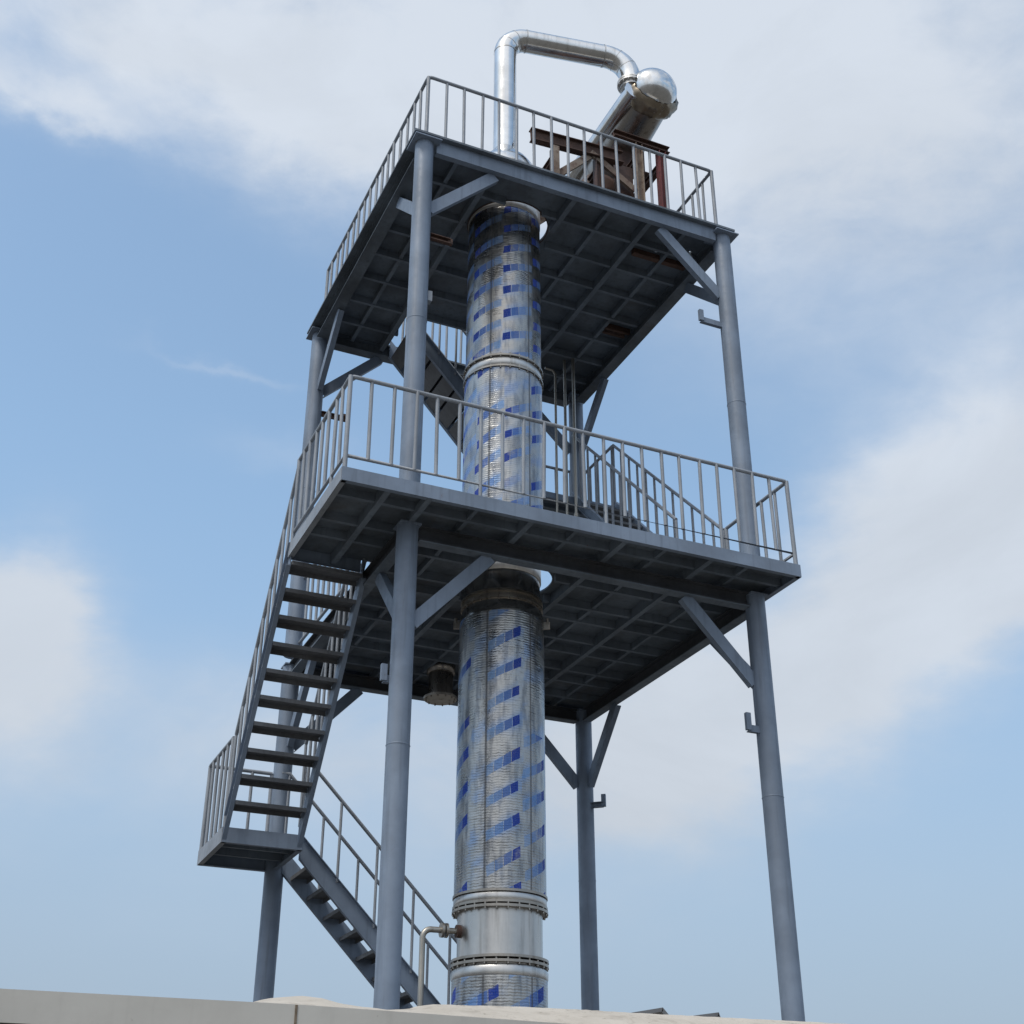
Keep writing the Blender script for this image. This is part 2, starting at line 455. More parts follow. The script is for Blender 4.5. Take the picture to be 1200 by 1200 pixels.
# ---- railings
PR, BR = .027, .0235
def railing(parent, pts, zbase, height, bottom=None, step=.285, posts=(), start=True, end=True, name='railing', skip_corner=True, round_corner=.07):
    """straight or bent railing; pts are (x,y,z) of its foot line"""
    h = holder(name, parent)
    top = [Vector(p)+Vector((0, 0, height)) for p in pts]
    path = []
    for i, p in enumerate(top):
        if 0 < i < len(top)-1:
            a = (top[i-1]-p).normalized(); b = (top[i+1]-p).normalized()
            q0, q1 = p+a*round_corner, p+b*round_corner
            for t in range(5):
                t /= 4; path.append(q0*(1-t)**2+p*2*t*(1-t)+q1*t*t)
        else: path.append(p)
    MB().tube(path, PR, 10).build('handrail', M['rail'], h)
    if bottom:
        MB().tube([Vector(p)+Vector((0, 0, bottom)) for p in pts], PR*.9, 10).build('bottom_rail', M['rail'], h)
    for i in range(len(pts)-1):
        a, b = Vector(pts[i]), Vector(pts[i+1]); L = (b-a).to_2d().length
        n = max(1, round(L/step))
        for k in range(0, n+1):
            if k == 0 and (i > 0 or not start): continue
            if k == n and i == len(pts)-2 and not end: continue
            p = a.lerp(b, (k+(random.uniform(-.05, .05) if 0 < k < n else 0))/n)
            corner = (k in (0, n))
            z0 = 0. if (bottom is None or corner or k % 6 == 0) else bottom
            z1 = height
            j = Vector((random.uniform(-.012, .012), random.uniform(-.012, .012), 0))
            MB().tube([p+Vector((0, 0, z0)), p+Vector((0, 0, z1))+j], BR*(1.25 if corner else 1.), 8, caps=True).build('baluster', M['rail'], h)
    return h
HRAIL = 1.285
railing(tower, [(-1.05, 1.46, Z1), (-1.05, -.73, Z1), (5.19, -.73, Z1), (5.19, .80, Z1)], Z1, HRAIL, .185)
railing(tower, [(.06, 1.55, Z1), (.06, 5.34, Z1)], Z1, HRAIL, .185)
TRAIL = 1.285; zt = ZT+.12
railing(tower, [(.03, 5.06, zt), (.03, .03, zt), (4.95, .03, zt), (4.95, 5.06, zt)], zt, TRAIL, None, .29)
railing(tower, [(1.22, 5.12, zt), (4.9, 5.12, zt)], zt, TRAIL, None, .29)

# ================================================================== staircases
def flight(th, foot, head, n, across, width, rail_sides, first_rail=.0, mat='tread', sd=.2, step=.29, ext=(0, 0), rail_lo=0., rail_hi=0., ts=None, go=.25, lip=.06):
    """foot/head: points on the near side line; across: unit vector to the far side"""
    foot, head, ac = Vector(foot), Vector(head), Vector(across)
    d = head-foot; dn = d.normalized(); hd = Vector((d.x, d.y, 0)).normalized()
    v = Vector((0, 0, 1)); dv = sd/dn.to_2d().length
    for s in (0, width):
        o = ac*s; inn = ac*(.012 if s == 0 else -.012)
        a, b = foot+o, head+o
        mb = MB()
        mb.prism([a+v*(-dv*.55), b+v*(-dv*.55), b+v*(dv*.45), a+v*(dv*.45)], inn)
        # flanges of the channel, turned outwards
        out = -inn.normalized()*.05
        for q in (-dv*.55, dv*.45-.014):
            mb.prism([a+v*q, b+v*q, b+v*(q+.014), a+v*(q+.014)], out)
        mb.build('stringer', M['grey'], th)
    for t in (ts or [i/n for i in range(1, n)]):
        p = foot+d*t
        c0 = p+ac*.014; c1 = p+ac*(width-.014)
        a = c0-hd*go*.5; b = c0+hd*go*.5; w = c1-c0
        mb = MB()
        mb.prism([a, b, b+v*.012, a+v*.012], w)
        mb.prism([a-v*lip, a+hd*.012-v*lip, a+hd*.012, a], w)
        mb.prism([b-hd*.012-v*lip*.7, b-v*lip*.7, b, b-hd*.012], w)
        mb.build('tread', M[mat], th)
    for s in rail_sides:
        h = holder('stair_railing', th); o = ac*(0 if s == 0 else width)
        a = foot+o+d*rail_lo; b = head+o+d*rail_hi
        pts = [a+v*1.24, b+v*1.24]
        if ext[0]: pts.insert(0, pts[0]-hd*ext[0])
        if ext[1]: pts.append(pts[-1]+hd*ext[1])
        MB().tube(pts, PR*.95, 10).build('handrail', M['rail'], h)
        L = (b-a).to_2d().length; m_ = max(2, round(L/step))
        for k in range(m_+1):
            p = a.lerp(b, k/m_)
            MB().tube([p+v*(dv*.3), p+v*1.23], BR*.9, 8).build('baluster', M['rail'], h)

def landing(th, x0, x1, y0, y1, z, fh=.2):
    h = MB().box(x0+.01, x1-.01, y0+.01, y1-.01, z-.012, z).build('landing', M['under'], th)
    MB().chan((x0, y0, z-fh/2), (x1, y0, z-fh/2), min(.07, fh*.5), fh, .014, flip=-1).build('fascia_beam', M['grey'], h)
    MB().chan((x1, y1, z-fh/2), (x0, y1, z-fh/2), min(.07, fh*.5), fh, .014, flip=-1).build('fascia_beam', M['grey'], h)
    mb = MB(); mb.chan((x0-.005, y1, z-fh/2), (x0-.005, y0, z-fh/2), min(.07, fh*.5), fh, .014, flip=-1); mb.build('fascia_beam', M['rail'], h)  # left side again lighter, its sunlit tone painted in
    mb = MB(); mb.chan((x1+.005, y0, z-fh/2), (x1+.005, y1, z-fh/2), min(.07, fh*.5), fh, .014, flip=-1); mb.build('fascia_beam', M['grey'], h)
    for t in (.33, .66):
        y = y0+(y1-y0)*t
        MB().bar((x0+.02, y, z-fh*.4), (x1-.02, y, z-fh*.4), .05, fh*.65).build('joist', M['joist'], h)
    return h

ZL = 4.96
t1 = thing('staircase', 'lowest grey steel flight sloping down right from the small landing at lower left', 'staircase', 'stair flights on the tower')
landing(t1, -1.08, .0, 3.72, 5.16, ZL)
flight(t1, (6.25, 4.15, GZ), (.08, 4.15, 4.93), 24, (0, 1, 0), .86, (0, 1), sd=.25, step=.56, ext=(0, .12))
railing(t1, [(-1.06, 3.74, ZL), (-1.06, 5.14, ZL), (-.15, 5.14, ZL)], ZL, 1.22, None, .30, round_corner=.04)

T0, T1 = .085, .955
t2 = thing('staircase', 'grey steel flight at left climbing from the small landing to the middle deck', 'staircase', 'stair flights on the tower')
flight(t2, (-1.07, 3.56, ZL-.03), (-1.07, 1.40, Z1-.12), 11, (1, 0, 0), .97, (0, 1), sd=.19, step=.24, ts=[T0+(T1-T0)*i/9 for i in range(10)], go=.27)

t3 = thing('staircase', 'grey steel flight with closed underside rising left into the top deck behind the column', 'staircase', 'stair flights on the tower')
flight(t3, (3.72, 4.1, 11.38), (1.24, 4.1, 14.1), 11, (0, 1, 0), .9, (0, 1), sd=.25, step=.3, rail_hi=-.12)
# the upper flight has a closed sheet below the treads
a, b = Vector((3.72, 4.12, 11.19)), Vector((1.24, 4.12, 13.91))
for i in range(11):
    p, q = a.lerp(b, i/11), a.lerp(b, (i+.84)/11)
    MB().prism([p, q, q+Vector((0, 0, .01)), p+Vector((0, 0, .01))], (0, .86, 0)).build('soffit_plate', M['tread'], t3)

ZR = 11.32
t4 = thing('staircase', 'grey steel flight at right climbing from middle deck to a rear landing', 'staircase', 'stair flights on the tower')
landing(t4, 3.78, 5.22, 4.1, 5.3, ZR, .11)
flight(t4, (4.4, .83, Z1), (4.4, 4.1, ZR), 12, (1, 0, 0), .8, (0, 1), sd=.16, step=.27, rail_lo=.02, go=.19, lip=.03)
railing(t4, [(5.2, 4.14, ZR), (5.2, 5.27, ZR), (3.8, 5.27, ZR)], ZR, 1.24, None, .3, round_corner=.04)

# three vertical pipes hanging between top deck and rear landing
for i, (x, y, r, lab) in enumerate(((4.04, 4.03, .022, 'thin vertical pipe under the top deck, leftmost of three beside the rear column'),
                               (4.14, 3.86, .026, 'thin vertical pipe under the top deck, middle of three beside the rear column'),
                               (4.26, 3.76, .03, 'thin vertical pipe under the top deck, rightmost of three beside the rear column'))):
    th = thing('vertical_pipe', lab, 'pipe', 'vertical pipes by the rear column', (x, y, Z1))
    pts = [(0, 0, .01), (0, 0, ZT-Z1-.13)] if i else [(0, 0, .01), (0, 0, ZT-Z1-.35), (-.05, 0, ZT-Z1-.28), (-.2, 0, ZT-Z1-.27)]
    MB().tube(pts, r, 10).build('pipe_run', M['zinc'], th)
    MB().tube([(0, 0, 2.6), (0, 0, 2.75)], r*1.6, 10).build('pipe_coupling', M['zinc'], th)

# ================================================================== distillation column
vo = (VX, VY, GZ)
vessel = thing('distillation_column', 'tall stainless steel column wrapped in film printed with blue squares', 'column', None, vo)
def V(prof, name, mat, par=vessel, bolts=None, label=None, n=72):
    mb = MB(); mb.lathe([(r, z-GZ) for r, z in prof], (0, 0, 0), n)
    if bolts:
        for (r, z, cnt) in bolts:
            for i in range(cnt):
                t = 2*PI*(i+.5)/cnt
                mb.tube([(r*math.cos(t), r*math.sin(t), z-GZ-.035), (r*math.cos(t), r*math.sin(t), z-GZ+.035)], .013, 6)
    o = mb.build(name, mat, par, label); return o
def flange(z, r, th=.03, rin=.5, bolts=26, mat='flange'):
    V([(rin, z-th/2), (r, z-th/2), (r, z-th/2), (r, z+th/2), (r, z+th/2), (rin, z+th/2)], 'flange', M[mat], bolts=[(r-.018, z, bolts)] if bolts else None)
fm1 = film('film wrapped steel low', .56, pu=.62, pz=.42, u0=-.50, z0=.07, slope=.5, gap=.52, shift=.0, h=.07)
fm2 = film('film wrapped steel', .56, pu=.475, pz=.405, u0=-.19, z0=.16, slope=.55, gap=.43, shift=.02, h=.064, blank=.21, rz=6.95)
fm3 = film('film wrapped steel middle', .565, pu=.42, pz=.385, u0=-.40, z0=.12, slope=.55, flip=True, gap=.41, shift=-.08, h=.064, drop=.33)
fm4 = film('film wrapped steel upper', .555, pu=.50, pz=.39, u0=-.01, z0=.20, slope=.34, flip=True, gap=.48, shift=.05, h=.066, drop=.12, tone=(.48, .455, .415), metal=.97)
V([(.562, GZ), (.562, 2.86)], 'shell_section', fm1)
V([(.562, 2.86), (.57, 2.88), (.572, 2.95), (.545, 2.99)], 'band', M['satin'])
flange(3.02, .578); flange(3.075, .578, bolts=0)
V([(.54, 2.99), (.54, 3.02)], 'band', M['flange'])
V([(.508, 3.08), (.508, 3.62)], 'shell_section', M['satin'], label='plain unwrapped shell section')
flange(3.635, .578); flange(3.685, .572, bolts=0)
V([(.555, 3.70), (.562, 3.71), (.562, 3.78), (.552, 3.79)], 'band', M['satin'])
flange(3.81, .572, .028, bolts=0)
V([(.558, 3.82), (.558, 7.36)], 'shell_section', fm2)
V([(.560, 7.36), (.560, 7.42), (.540, 7.50), (.525, 7.55)], 'shell_section', M['shiny'], label='bare stained shell section under the middle deck')
flange(7.57, .548, .03); flange(7.66, .548, .03, bolts=0)
V([(.515, 7.585), (.515, 7.645)], 'band', M['flange'])
V([(.512, 7.67), (.508, 8.42), (.508, 8.42), (.52, 8.5)], 'shell_section', M['shiny'])
V([(.514, 7.97), (.528, 7.975), (.528, 8.22), (.514, 8.225)], 'band', M['pale_steel'])  # band added at the opening, sky light on the shell painted in
flange(8.52, .585); flange(8.58, .585, bolts=0)
V([(.565, 8.6), (.565, 11.14)], 'shell_section', fm3)
flange(11.15, .588, .03)
V([(.55, 11.17), (.565, 11.18), (.565, 11.30), (.55, 11.32)], 'band', M['satin'])
flange(11.335, .588, .03); 
V([(.556, 11.35), (.556, 15.02), (.54, 15.10)], 'shell_section', fm4)
V([(.557, 14.10), (.564, 14.105), (.564, 14.50), (.557, 14.505)], 'band', M['pale_steel'])  # added band below the head, brightness of the sky put into its colour
V([(.54, 15.10), (.50, 15.24), (.41, 15.40), (.29, 15.54), (.18, 15.72)], 'head', M['silver'])
for s in (-1, 1):
    a = Vector((.9158, -.4016, 0))*s; base = Vector((0, 0, 7.37-GZ))
    mb = MB(); mb.bar(base+a*.55, base+a*.64, .03, .10); mb.tube([base+a*.61+Vector((0, 0, .02)), base+a*.61+Vector((0, 0, .10))], .022, 8)
    mb.build('lifting_lug', M['flange'], vessel)

# small feed pipe at the foot of the column
dp = thing('feed_pipe', 'thin bent galvanised pipe joining the column foot beside the lowest stair', 'pipe')
ctr = Vector((VX, VY, 3.40)); vdir = Vector((-.9158, .4016, 0)); fdir = Vector((-.42, -.905, 0))
d2 = (vdir*.93+fdir*.36).normalized()
p0 = ctr+d2*.50; p1 = ctr+d2*.86; p2 = p1+Vector((0, 0, -.10))+d2*.10
el = [p1]+[p1+d2*.1*math.sin(t*PI/2/6)+Vector((0, 0, -.1*(1-math.cos(t*PI/2/6)))) for t in range(1, 7)]
MB().tube([p0]+el+[Vector((p2.x, p2.y, GZ))], .035, 12).build('pipe_run', M['zinc'], dp)
MB().tube([ctr+d2*.66, ctr+d2*.69], .085, 16).tube([ctr+d2*.71, ctr+d2*.74], .085, 16).build('flange', M['flange'], dp)
MB().tube([ctr+d2*.49, ctr+d2*.55], .075, 16).build('nozzle_pad', M['darkrust'], dp)

# stub vessel hanging under the middle deck behind the front column
ns = thing('pipe_stub', 'short dark flanged pipe stub hanging under the middle deck', 'pipe', None, (2.21, 4.5, 7.47))
MB().lathe([(.0, .06), (.19, .06), (.19, .06), (.19, .42), (.19, .42), (.22, .42), (.22, .54)], (0, 0, 0), 40).build('stub_shell', M['shell'], ns)
mb = MB().lathe([(.0, -.01), (.06, .0), (.12, .0), (.12, .0), (.255, .0), (.255, .0), (.26, .035), (.26, .035), (.18, .035)], (0, 0, 0), 40)
for i in range(12):
    t = 2*PI*i/12; mb.tube([(.225*math.cos(t), .225*math.sin(t), -.02), (.225*math.cos(t), .225*math.sin(t), .06)], .012, 6)
mb.build('flange', M['flange'], ns)

# ================================================================== pipework on the top deck
vp = thing('vapour_pipe', 'bright silver overhead pipe looping from the column head to the condenser', 'pipe')
R0 = .19
ZR2 = 18.30
e_dir = Vector((1, -.235, 0)).normalized()
b0 = Vector((VX, VY, 15.70))
rb = .36
riser_top = Vector((VX, VY, ZR2-rb))
MB().tube([b0, riser_top], R0, 32, caps=False).build('riser', M['silver'], vp)
c1 = riser_top+e_dir*rb
MB().tube(arc(c1, -e_dir, Vector((0, 0, 1)), rb, 12), R0, 32, caps=False).build('elbow', M['silver'], vp)
run0 = c1+Vector((0, 0, rb)); END = Vector((3.98, .80, ZR2))
rb2 = .47
run1 = END-e_dir*rb2
MB().tube([run0, run1], R0, 32, caps=False).build('pipe_run', M['silver'], vp)
c2 = run1-Vector((0, 0, rb2))
MB().tube(arc(c2, Vector((0, 0, 1)), e_dir, rb2, 12), R0, 32, caps=False).build('elbow', M['silver'], vp)
for p, d in ((riser_top, Vector((0, 0, 1))), (run0, e_dir), (run1, e_dir)):
    MB().tube([p-d*.012, p+d*.012], R0+.006, 32, caps=False).build('seam_band', M['satin'], vp)
for c_, a_, b_, r_ in ((c1, -e_dir, Vector((0, 0, 1)), rb), (c2, Vector((0, 0, 1)), e_dir, rb2)):
    for t_ in (1/3, 2/3):
        th_ = t_*PI/2; p = c_+a_*r_*math.cos(th_)+b_*r_*math.sin(th_); d = (b_*math.cos(th_)-a_*math.sin(th_)).normalized()
        MB().tube([p-d*.006, p+d*.006], R0+.004, 32, caps=False).build('seam_band', M['satin'], vp)
drop = c2+e_dir*rb2
MB().tube([drop, drop-Vector((0, 0, .10))], R0, 32).build('pipe_run', M['silver'], vp)
mb = MB().tube([drop+Vector((0, 0, -.12)), drop+Vector((0, 0, -.09))], .232, 28)
mb.tube([drop+Vector((0, 0, -.165)), drop+Vector((0, 0, -.135))], .232, 28)
for i in range(14):
    t = 2*PI*i/14; q = drop+Vector((.212*math.cos(t), .212*math.sin(t), 0))
    mb.tube([q-Vector((0, 0, .185)), q-Vector((0, 0, .07))], .014, 6)
mb.build('flange', M['pale_steel'], vp)

# condenser lying along y
cx, cz, cr, cy0, cy1 = 4.37, 17.62, .415, .74, 3.35
cond = thing('condenser', 'slightly tilted steel condenser with domed silver end above the rusty stand', 'condenser', None, (cx, cy0, cz))
TILT = math.radians(-13); cond.rotation_euler = (TILT, 0, 0)
CI = (Matrix.Translation((cx, cy0, cz)) @ Matrix.Rotation(TILT, 4, 'X')).inverted()
def LY(prof, name, mat, n=48, extra=None, label=None):
    mb = MB(); mb.lathe(prof, (0, 0, 0), n)
    mb.v = [(x, -z, y) for x, y, z in mb.v]      # lathe axis z -> -y (towards the viewer)
    if extra: extra(mb)
    return mb.build(name, mat, cond, label)
dome = [(cr, 0), (cr, .05)]+[(cr*math.cos(t*PI/2/12), .05+.36*math.sin(t*PI/2/12)) for t in range(1, 13)]
dome[-1] = (.001, .41)
LY(dome, 'domed_end', M['silver'])
def fb(mb):
    for i in range(28):
        t = 2*PI*i/28; x, z = .45*math.cos(t), .45*math.sin(t)
        mb.tube([(x, -.05, z), (x, .12, z)], .014, 6)
LY([(cr, .0), (.48, .0), (.48, .0), (.48, -.035), (.48, -.035), (.4, -.035), (.4, -.05), (.48, -.05), (.48, -.05), (.48, -.09), (.48, -.09), (cr, -.09)], 'flange', M['flange'], extra=fb)
LY([(cr-.02, -.09), (cr-.02, cy0-cy1), (cr-.02, cy0-cy1), (.001, cy0-cy1-.2)], 'shell', M['shell'])
fp = [(cr+.004, .10), (.47, .05), (.495, -.02), (.485, -.10), (.46, -.19), (cr-.015, -.24)]
def crumple(mb):
    mb.v = [(x*(1+q), y+random.uniform(-.015, .015), z*(1+q)) for (x, y, z) in mb.v for q in (random.uniform(-.03, .045),)]
LY(fp, 'foil_wrap', M['foil'], 56, extra=crumple)
for y, zt_ in ((cy0+.95, cz-.48), (cy0+2.0, cz-.72)):
    o = MB().box(cx-.30, cx+.30, y-.08, y+.08, 16.64, zt_).box(cx-.40, cx+.40, y-.12, y+.12, 16.62, 16.639).build('saddle', M['darkrust'], cond)
    o.matrix_parent_inverse = CI

# side pipe running back along the condenser
sp = thing('side_pipe', 'pale straight pipe running back beside the dark condenser shell', 'pipe')
s0 = drop+Vector((0, .02, -.36))
MB().tube([s0+Vector((0, -.12, 0)), s0+Vector((0, 2.6, 0))], .155, 28).build('pipe_run', M['silver'], sp)
MB().tube([drop+Vector((0, 0, -.166)), drop+Vector((0, 0, -.24))], R0, 28).build('branch', M['satin'], sp)
MB().tube([s0+Vector((0, -.16, 0)), s0+Vector((0, -.12, 0))], .18, 28).build('end_cap', M['silver'], sp)

# ================================================================== rusty stand
ztop = ZT+.12
st = thing('equipment_stand', 'rusty brown steel stand with crossed braces on the top deck', 'stand')
Y0, Y1s = .92, 2.55
def B(a, b, w, h, name, mat, kind='chan', upv=(0, 0, 1), flip=1):
    mb = MB()
    if kind == 'chan': mb.chan(a, b, w, h, .014, upv, flip)
    elif kind == 'i': mb.ibeam(a, b, w, h, .014, upv)
    else: mb.bar(a, b, w, h, upv)
    return mb.build(name, M[mat], st)
for y in (Y0, Y1s):
    B((2.12, y, 15.92), (3.78, y-.05, 16.0), .12, .24, 'beam', 'rust', 'i')
    B((2.55, y, ztop), (2.55, y, 15.79), .16, .10, 'leg', 'tan', 'bar', (1, 0, 0))
    B((3.34, y, ztop), (3.34, y, 15.85), .12, .12, 'leg', 'darkrust', 'i', (1, 0, 0))
    B((2.6, y-.01, 15.25), (3.18, y-.01, 15.86), .05, .12, 'brace', 'tan', 'bar')
    B((3.2, y-.02, 15.94), (4.02, y-.02, 15.42), .05, .12, 'brace', 'tan', 'bar')
    B((2.62, y-.01, 14.6), (3.30, y-.01, 15.2), .05, .11, 'brace', 'rust', 'bar')
    B((4.12, y, ztop), (4.12, y, 16.48), .12, .13, 'leg', 'tan', 'i', (1, 0, 0))
    B((3.66, y, 16.55), (4.72, y, 16.55), .14, .13, 'beam', 'rust', 'i')
for y in (Y0, Y1s):
    B((4.57, y, ztop), (4.57, y, 16.47), .14, .13, 'leg', 'red', 'i', (1, 0, 0))
for x, z in ((2.55, 15.6), (3.34, 15.6), (4.12, 16.2), (4.57, 16.2)):
    B((x, Y0+.05, z), (x, Y1s-.05, z), .09, .14, 'tie_beam', 'rust', 'i')
MB().box(3.72, 4.05, 1.0, 1.06, 15.0, 16.0).build('backing_plate', M['darkrust'], st)
MB().bar((3.4, 1.3, 14.7), (4.1, 1.3, 15.7), .05, .16).bar((3.4, 1.4, 15.75), (4.1, 1.4, 14.9), .05, .16).build('brace', M['red'], st)

tk = thing('steel_tank', 'dark rusted horizontal tank inside the rusty stand', 'tank', None, (3.62, 1.22, 15.52))
mb = MB(); mb.lathe([(.001, .08), (.25, .05), (.4, -.02), (.42, -.08), (.42, -1.1), (.25, -1.2), (.001, -1.22)], (0, 0, 0), 40)
mb.v = [(x, -z, y) for x, y, z in mb.v]; mb.build('tank_shell', M['darkrust'], tk)
MB().box(-.3, .3, .25, .4, -1.335, -.36).box(-.3, .3, .8, .95, -1.335, -.36).build('saddle', M['darkrust'], tk)
# support pair under the condenser up from the stand
for y in (cy0+.55, cy0+2.1-.28):
    pass

# ================================================================== building in front
mt, nt, b, v = newmat('weathered fascia paint')
n1 = noise(nt, v, 1.2, 5, .6); n2 = noise(nt, v, 30, 3)
x, y, z = sepxyz(nt, v); n3 = noise(nt, comb(nt, x*9, y*9, z*1.5), 1, 4)
c = mixc(nt, n1.rng(.3, .7), (.46, .44, .40), (.53, .51, .465)); c = mixc(nt, n3.rng(.5, .75)*.3, c, (.33, .31, .28)); c = mixc(nt, n2.rng(.66, .8)*.5, c, (.16, .13, .10))
setv(nt, b.inputs['Base Color'], c); b.inputs['Roughness'].default_value = .7; bump(nt, b, n2, .2, .003); M['fascia'] = mt
mt, nt, b, v = newmat('dusty cream roof')
n1 = noise(nt, v, 2, 6, .65); n2 = noise(nt, v, 22, 4, .7)
c = mixc(nt, n1.rng(.3, .7), (.40, .36, .305), (.48, .435, .375)); n5 = noise(nt, v, 5, 6, .7, 1.)
c = mixc(nt, n5.rng(.5, .7)*.55, c, (.27, .235, .19)); c = mixc(nt, n2.rng(.60, .72), c, (.2, .17, .13))
setv(nt, b.inputs['Base Color'], c); b.inputs['Roughness'].default_value = .85; bump(nt, b, n1, .4, .03); M['roof'] = mt
mt, nt, b, v = newmat('rendered wall')
n1 = noise(nt, v, 1.5, 6, .6)
setv(nt, b.inputs['Base Color'], mixc(nt, n1.rng(.3, .7), (.42, .40, .37), (.52, .50, .46))); b.inputs['Roughness'].default_value = .9; M['wall'] = mt
M['joint'] = rusty('dusty joint', (.24, .19, .14), (.18, .14, .10), (.12, .09, .06))

bld = thing('building', 'low foreground building with pale grey eave and lumpy cream roof', 'building')
YE = -6.0
MB().prism([(-12, YE, 1.285), (-2.606, YE, 1.315), (-2.606, YE, 1.484), (-12, YE, 1.41)], (0, .03, 0)).build('fascia', M['fascia'], bld)
MB().prism([(-2.594, YE, 1.315), (7, YE, 1.20), (7, YE, 1.40), (-2.594, YE, 1.484)], (0, .03, 0)).build('fascia', M['fascia'], bld)
MB().box(-2.607, -2.593, YE-.004, YE+.02, 1.318, 1.482).build('joint_strip', M['joint'], bld)
MB().box(-12, 7, YE+.02, YE+.4, 1.19, 1.20).build('soffit', M['fascia'], bld)
MB().box(-12, 7, YE+.4, -2.6, GZ, 1.19).build('wall', M['wall'], bld)
# roof: a lumpy sheet; its crest line is an irregular ridge at y = -5.2
crest = [(-12, 1.44), (-6, 1.47), (-3.0, 1.50), (-2.70, 1.572), (-2.62, 1.60), (-2.41, 1.632), (-2.28, 1.625), (-2.2, 1.602), (-1.9, 1.575), (-1.76, 1.586), (-1.66, 1.605), (-1.58, 1.632), (-1.29, 1.642), (-1.04, 1.652), (-.62, 1.662), (.03, 1.666), (.37, 1.672), (1.07, 1.682), (1.66, 1.69), (3, 1.66), (7, 1.6)]
def cz_(x):
    for (x0, z0), (x1, z1) in zip(crest, crest[1:]):
        if x0 <= x <= x1:
            return z0+(z1-z0)*(x-x0)/(x1-x0)
    return 1.5
def eave(x): return 1.41+(x+12)/9.4*.074 if x < -2.6 else 1.484-(x+2.6)/9.6*.084
xs = [-12+i*.5 for i in range(18)]+[-3+i*.04 for i in range(126)]+[2.04+i*.5 for i in range(10)]+[7]
prof = [(YE+.031, 0.), (-5.8, .30), (-5.6, .62), (-5.4, .90), (-5.2, 1.0), (-4.9, .97), (-4.2, .8), (-3.4, .6), (-2.6, .45)]
vs, fs = [], []
for y, t in prof:
    for x in xs:
        e = eave(x)+.001; vs.append((x, y, e+(cz_(x)-e)*t+random.uniform(-.0015, .0015)*(t > .05)))
n = len(xs)
for i in range(len(prof)-1):
    for j in range(n-1): fs.append((i*n+j, i*n+j+1, (i+1)*n+j+1, (i+1)*n+j))
MB().add(vs, fs, True).build('roof', M['roof'], bld)

# two dark folded metal corners standing on the roof behind its crest
def corner(x0, z0, x1, z1, x2, z2, lab):
    th = thing('roof_vent', lab, 'roof vent', 'dark metal pieces behind the roof')
    y = -4.0
    mb = MB(); mb.prism([(x0, y, z0), (x1, y, z1), (x1, y, z1-.03), (x0, y, z0-.03)], (0, .35, 0))
    mb.build('cowl', M['tread'], th)
    mb = MB(); mb.prism([(x1, y, z1), (x2, y, z2), (x2-.02, y, z2-.03), (x1-.012, y, z1-.031)], (0, .35, 0)); mb.prism([(x1-.07, y+.1, z1-.45), (x1-.02, y+.1, z1-.45), (x1-.02, y+.1, z1-.04), (x1-.07, y+.1, z1-.04)], (0, .06, 0))
    mb.build('cowl_end', M['tread'], th)
corner(.60, 1.845, .915, 1.905, .985, 1.835, 'larger dark folded metal cap peeping over the cream roof, the left one')
corner(1.10, 1.845, 1.43, 1.897, 1.452, 1.84, 'smaller dark flat metal cap peeping over the cream roof, the right one')

# ================================================================== ground
mt, nt, b, v = newmat('dusty ground')
n1 = noise(nt, v, .15, 6, .6); n2 = noise(nt, v, 3, 6, .7)
c = mixc(nt, n1.rng(.3, .7), (.075, .07, .062), (.12, .11, .095)); c = mixc(nt, n2.rng(.45, .7)*.5, c, (.055, .05, .045))
setv(nt, b.inputs['Base Color'], c); b.inputs['Roughness'].default_value = .95; bump(nt, b, n2, .5, .03)
g = MB().add([(-4000, -4000, GZ), (4000, -4000, GZ), (4000, 4000, GZ), (-4000, 4000, GZ)], [(0, 1, 2, 3)]).build('ground', mt)
g['kind'] = 'structure'
for (x, y) in ((0, 0), (W, 0), (W, DP), (0, DP)):
    pass

# ================================================================== sky and sun
SUN_EL, SUN_AZ = math.radians(60), math.radians(-118)      # azimuth from +y towards +x
sd = Vector((math.sin(SUN_AZ)*math.cos(SUN_EL), math.cos(SUN_AZ)*math.cos(SUN_EL), math.sin(SUN_EL)))
L = bpy.data.lights.new('sun', 'SUN'); L.energy = 2.3; L.angle = math.radians(12); L.color = (1, .955, .89)
so = bpy.data.objects.new('sun', L); COL.objects.link(so); so.rotation_euler = sd.to_track_quat('Z', 'Y').to_euler()

wd = bpy.data.worlds.new('World'); scene.world = wd; wd.use_nodes = True
nt = wd.node_tree; bg = nt.nodes['Background']
sky = nt.nodes.new('ShaderNodeTexSky'); sky.sky_type = 'NISHITA'; sky.sun_disc = False
sky.sun_elevation = SUN_EL; sky.sun_rotation = SUN_AZ
sky.air_density = 1.0; sky.dust_density = 1.6; sky.ozone_density = 1.2
tc = nt.nodes.new('ShaderNodeTexCoord'); gen = tc.outputs['Generated']
nrm = nt.nodes.new('ShaderNodeVectorMath'); nrm.operation = 'NORMALIZE'; nt.links.new(gen, nrm.inputs[0]); gv = nrm.outputs[0]
X, Y, Z = sepxyz(nt, gv)
az = X.op('ARCTAN2', Y); el = Z.op('ARCSINE')
cvec = comb(nt, az*.85, el*1.6, 0.)
n_w = noise(nt, cvec, 7, 6, .58); n_w2 = noise(nt, comb(nt, az*.85+7.3, el*1.6+3.1, 0.), 7, 6, .58)
n_big = noise(nt, cvec, 3.2, 7, .58, .6); n_fine = noise(nt, cvec, 16, 6, .6, .4)
def pix(u, v):
    d = (fw+rt*((u-600)/FPX)+up*((600-v)/FPX)).normalized()
    return math.atan2(d.x, d.y), math.asin(d.z)
azw = az+(n_w-.5)*.13; elw = el+(n_w2-.5)*.10
dens = None
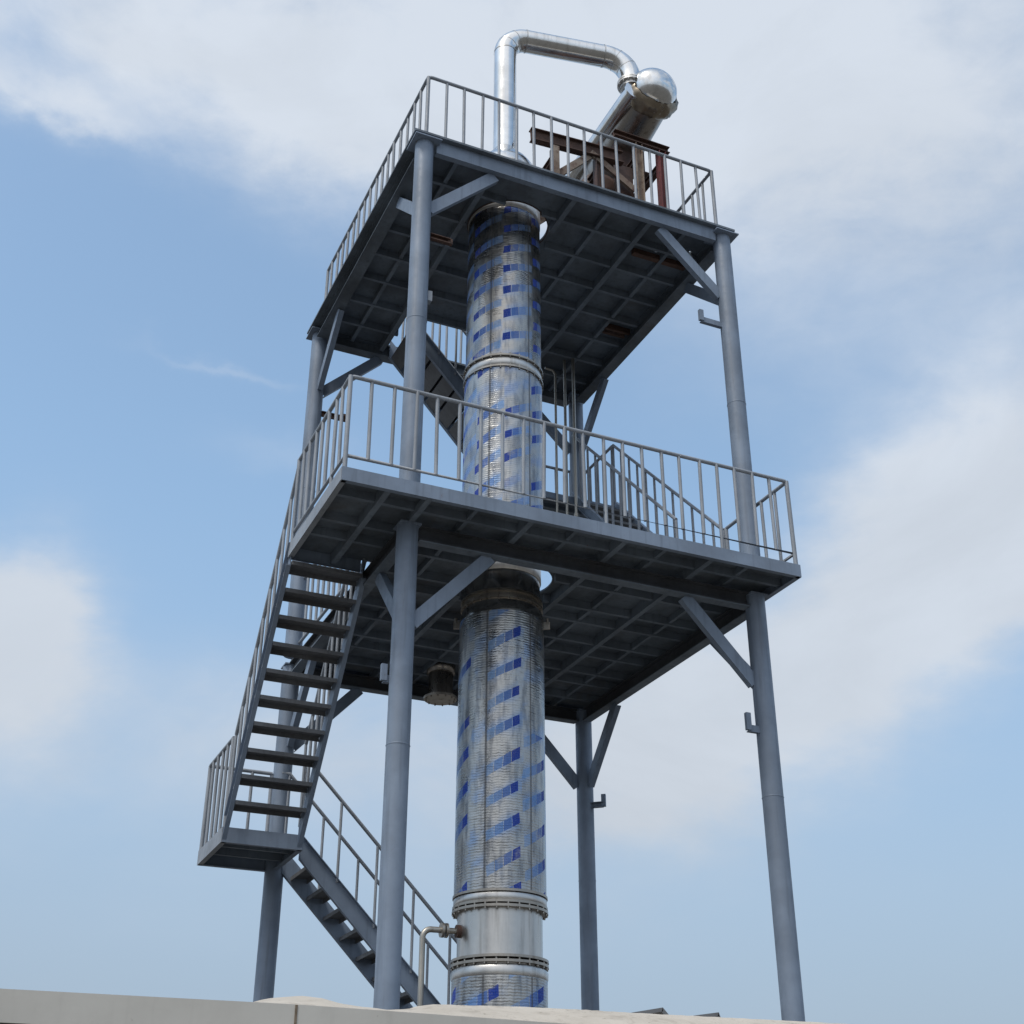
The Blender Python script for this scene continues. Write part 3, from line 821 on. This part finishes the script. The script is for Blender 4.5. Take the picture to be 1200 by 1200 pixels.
for (u, v_, a, b_, rot, amp) in CLOUDS if 'CLOUDS' in globals() else [
        (720, 30, 640, 150, 0, .85), (380, 130, 300, 85, 14, .62), (70, 122, 120, 26, 8, .50), (1000, 170, 340, 120, 10, .75),
        (1150, 560, 190, 120, -35, .55), (1000, 750, 340, 110, -28, .80), (760, 880, 230, 80, -15, .60), (1020, 360, 330, 150, 10, .30),
        (1180, 650, 130, 100, -30, .45), (25, 770, 75, 115, 8, .85), (0, 700, 70, 60, 0, .6), (470, 820, 320, 100, -5, .40), (300, 900, 300, 90, 0, .3),
        (250, 420, 80, 10, 5, .25), (330, 540, 90, 30, 0, .2), (120, 60, 200, 60, 0, .25), (600, 1080, 900, 130, 0, .16)]:
    a0, e0 = pix(u, v_); k = math.cos(e0)
    dx = (azw-a0)*k*FPX; dy = (elw-e0)*FPX*-1.
    cr_, sr = math.cos(math.radians(rot)), math.sin(math.radians(rot))
    p = (dx*cr_+dy*sr)/a; q = (dy*cr_-dx*sr)/b_
    g_ = (p*p+q*q)*-1.; e_ = g_.op('EXPONENT')*amp
    dens = e_ if dens is None else dens+e_
# open sky elsewhere keeps broken cloud
away = (az-YAW).abs().rng(.42, .75)*n_big.rng(.42, .62)*.75
dens = (dens*(n_big*.9+n_fine*.75+.18)+away).op('MINIMUM', 1.)
mask = dens.rng(-.02, .95)
haze = el.rng(.02, .55, 1., 0.)
HAZE = (2.28, 2.76, 3.66)
skyc = mixc(nt, 1.0, sky.outputs[0], (1.74, 1.88, 1.72), 'MULTIPLY')
skyc = mixc(nt, haze*.75+.16, skyc, HAZE)
shade = n_big.rng(.3, .7, .90, 1.03)*el.rng(.1, .8, .86, 1.04)
cloudc = mixc(nt, shade, (.0, .0, .0), (5.15, 5.55, 6.1))
col = mixc(nt, mask*.90, skyc, cloudc)
# added unseen sky glow behind the camera, for column highlights and front fill
ga, ge = math.radians(-142), math.radians(42)
gd = nt.nodes.new('ShaderNodeVectorMath'); gd.operation = 'DOT_PRODUCT'; nt.links.new(gv, gd.inputs[0])
gd.inputs[1].default_value = (math.sin(ga)*math.cos(ge), math.cos(ga)*math.cos(ge), math.sin(ge))
glow = S(nt, gd.outputs['Value']).rng(.62, 1.0)*n_big.rng(.3, .6, .55, 1.)
col = mixc(nt, glow, col, (7.6, 7.7, 8.0))
nt.links.new(col, bg.inputs['Color']); bg.inputs['Strength'].default_value = .14

scene.view_settings.view_transform = 'Standard'; scene.view_settings.look = 'None'
scene.view_settings.exposure = 0; scene.view_settings.gamma = 1
scene.render.engine = 'CYCLES'
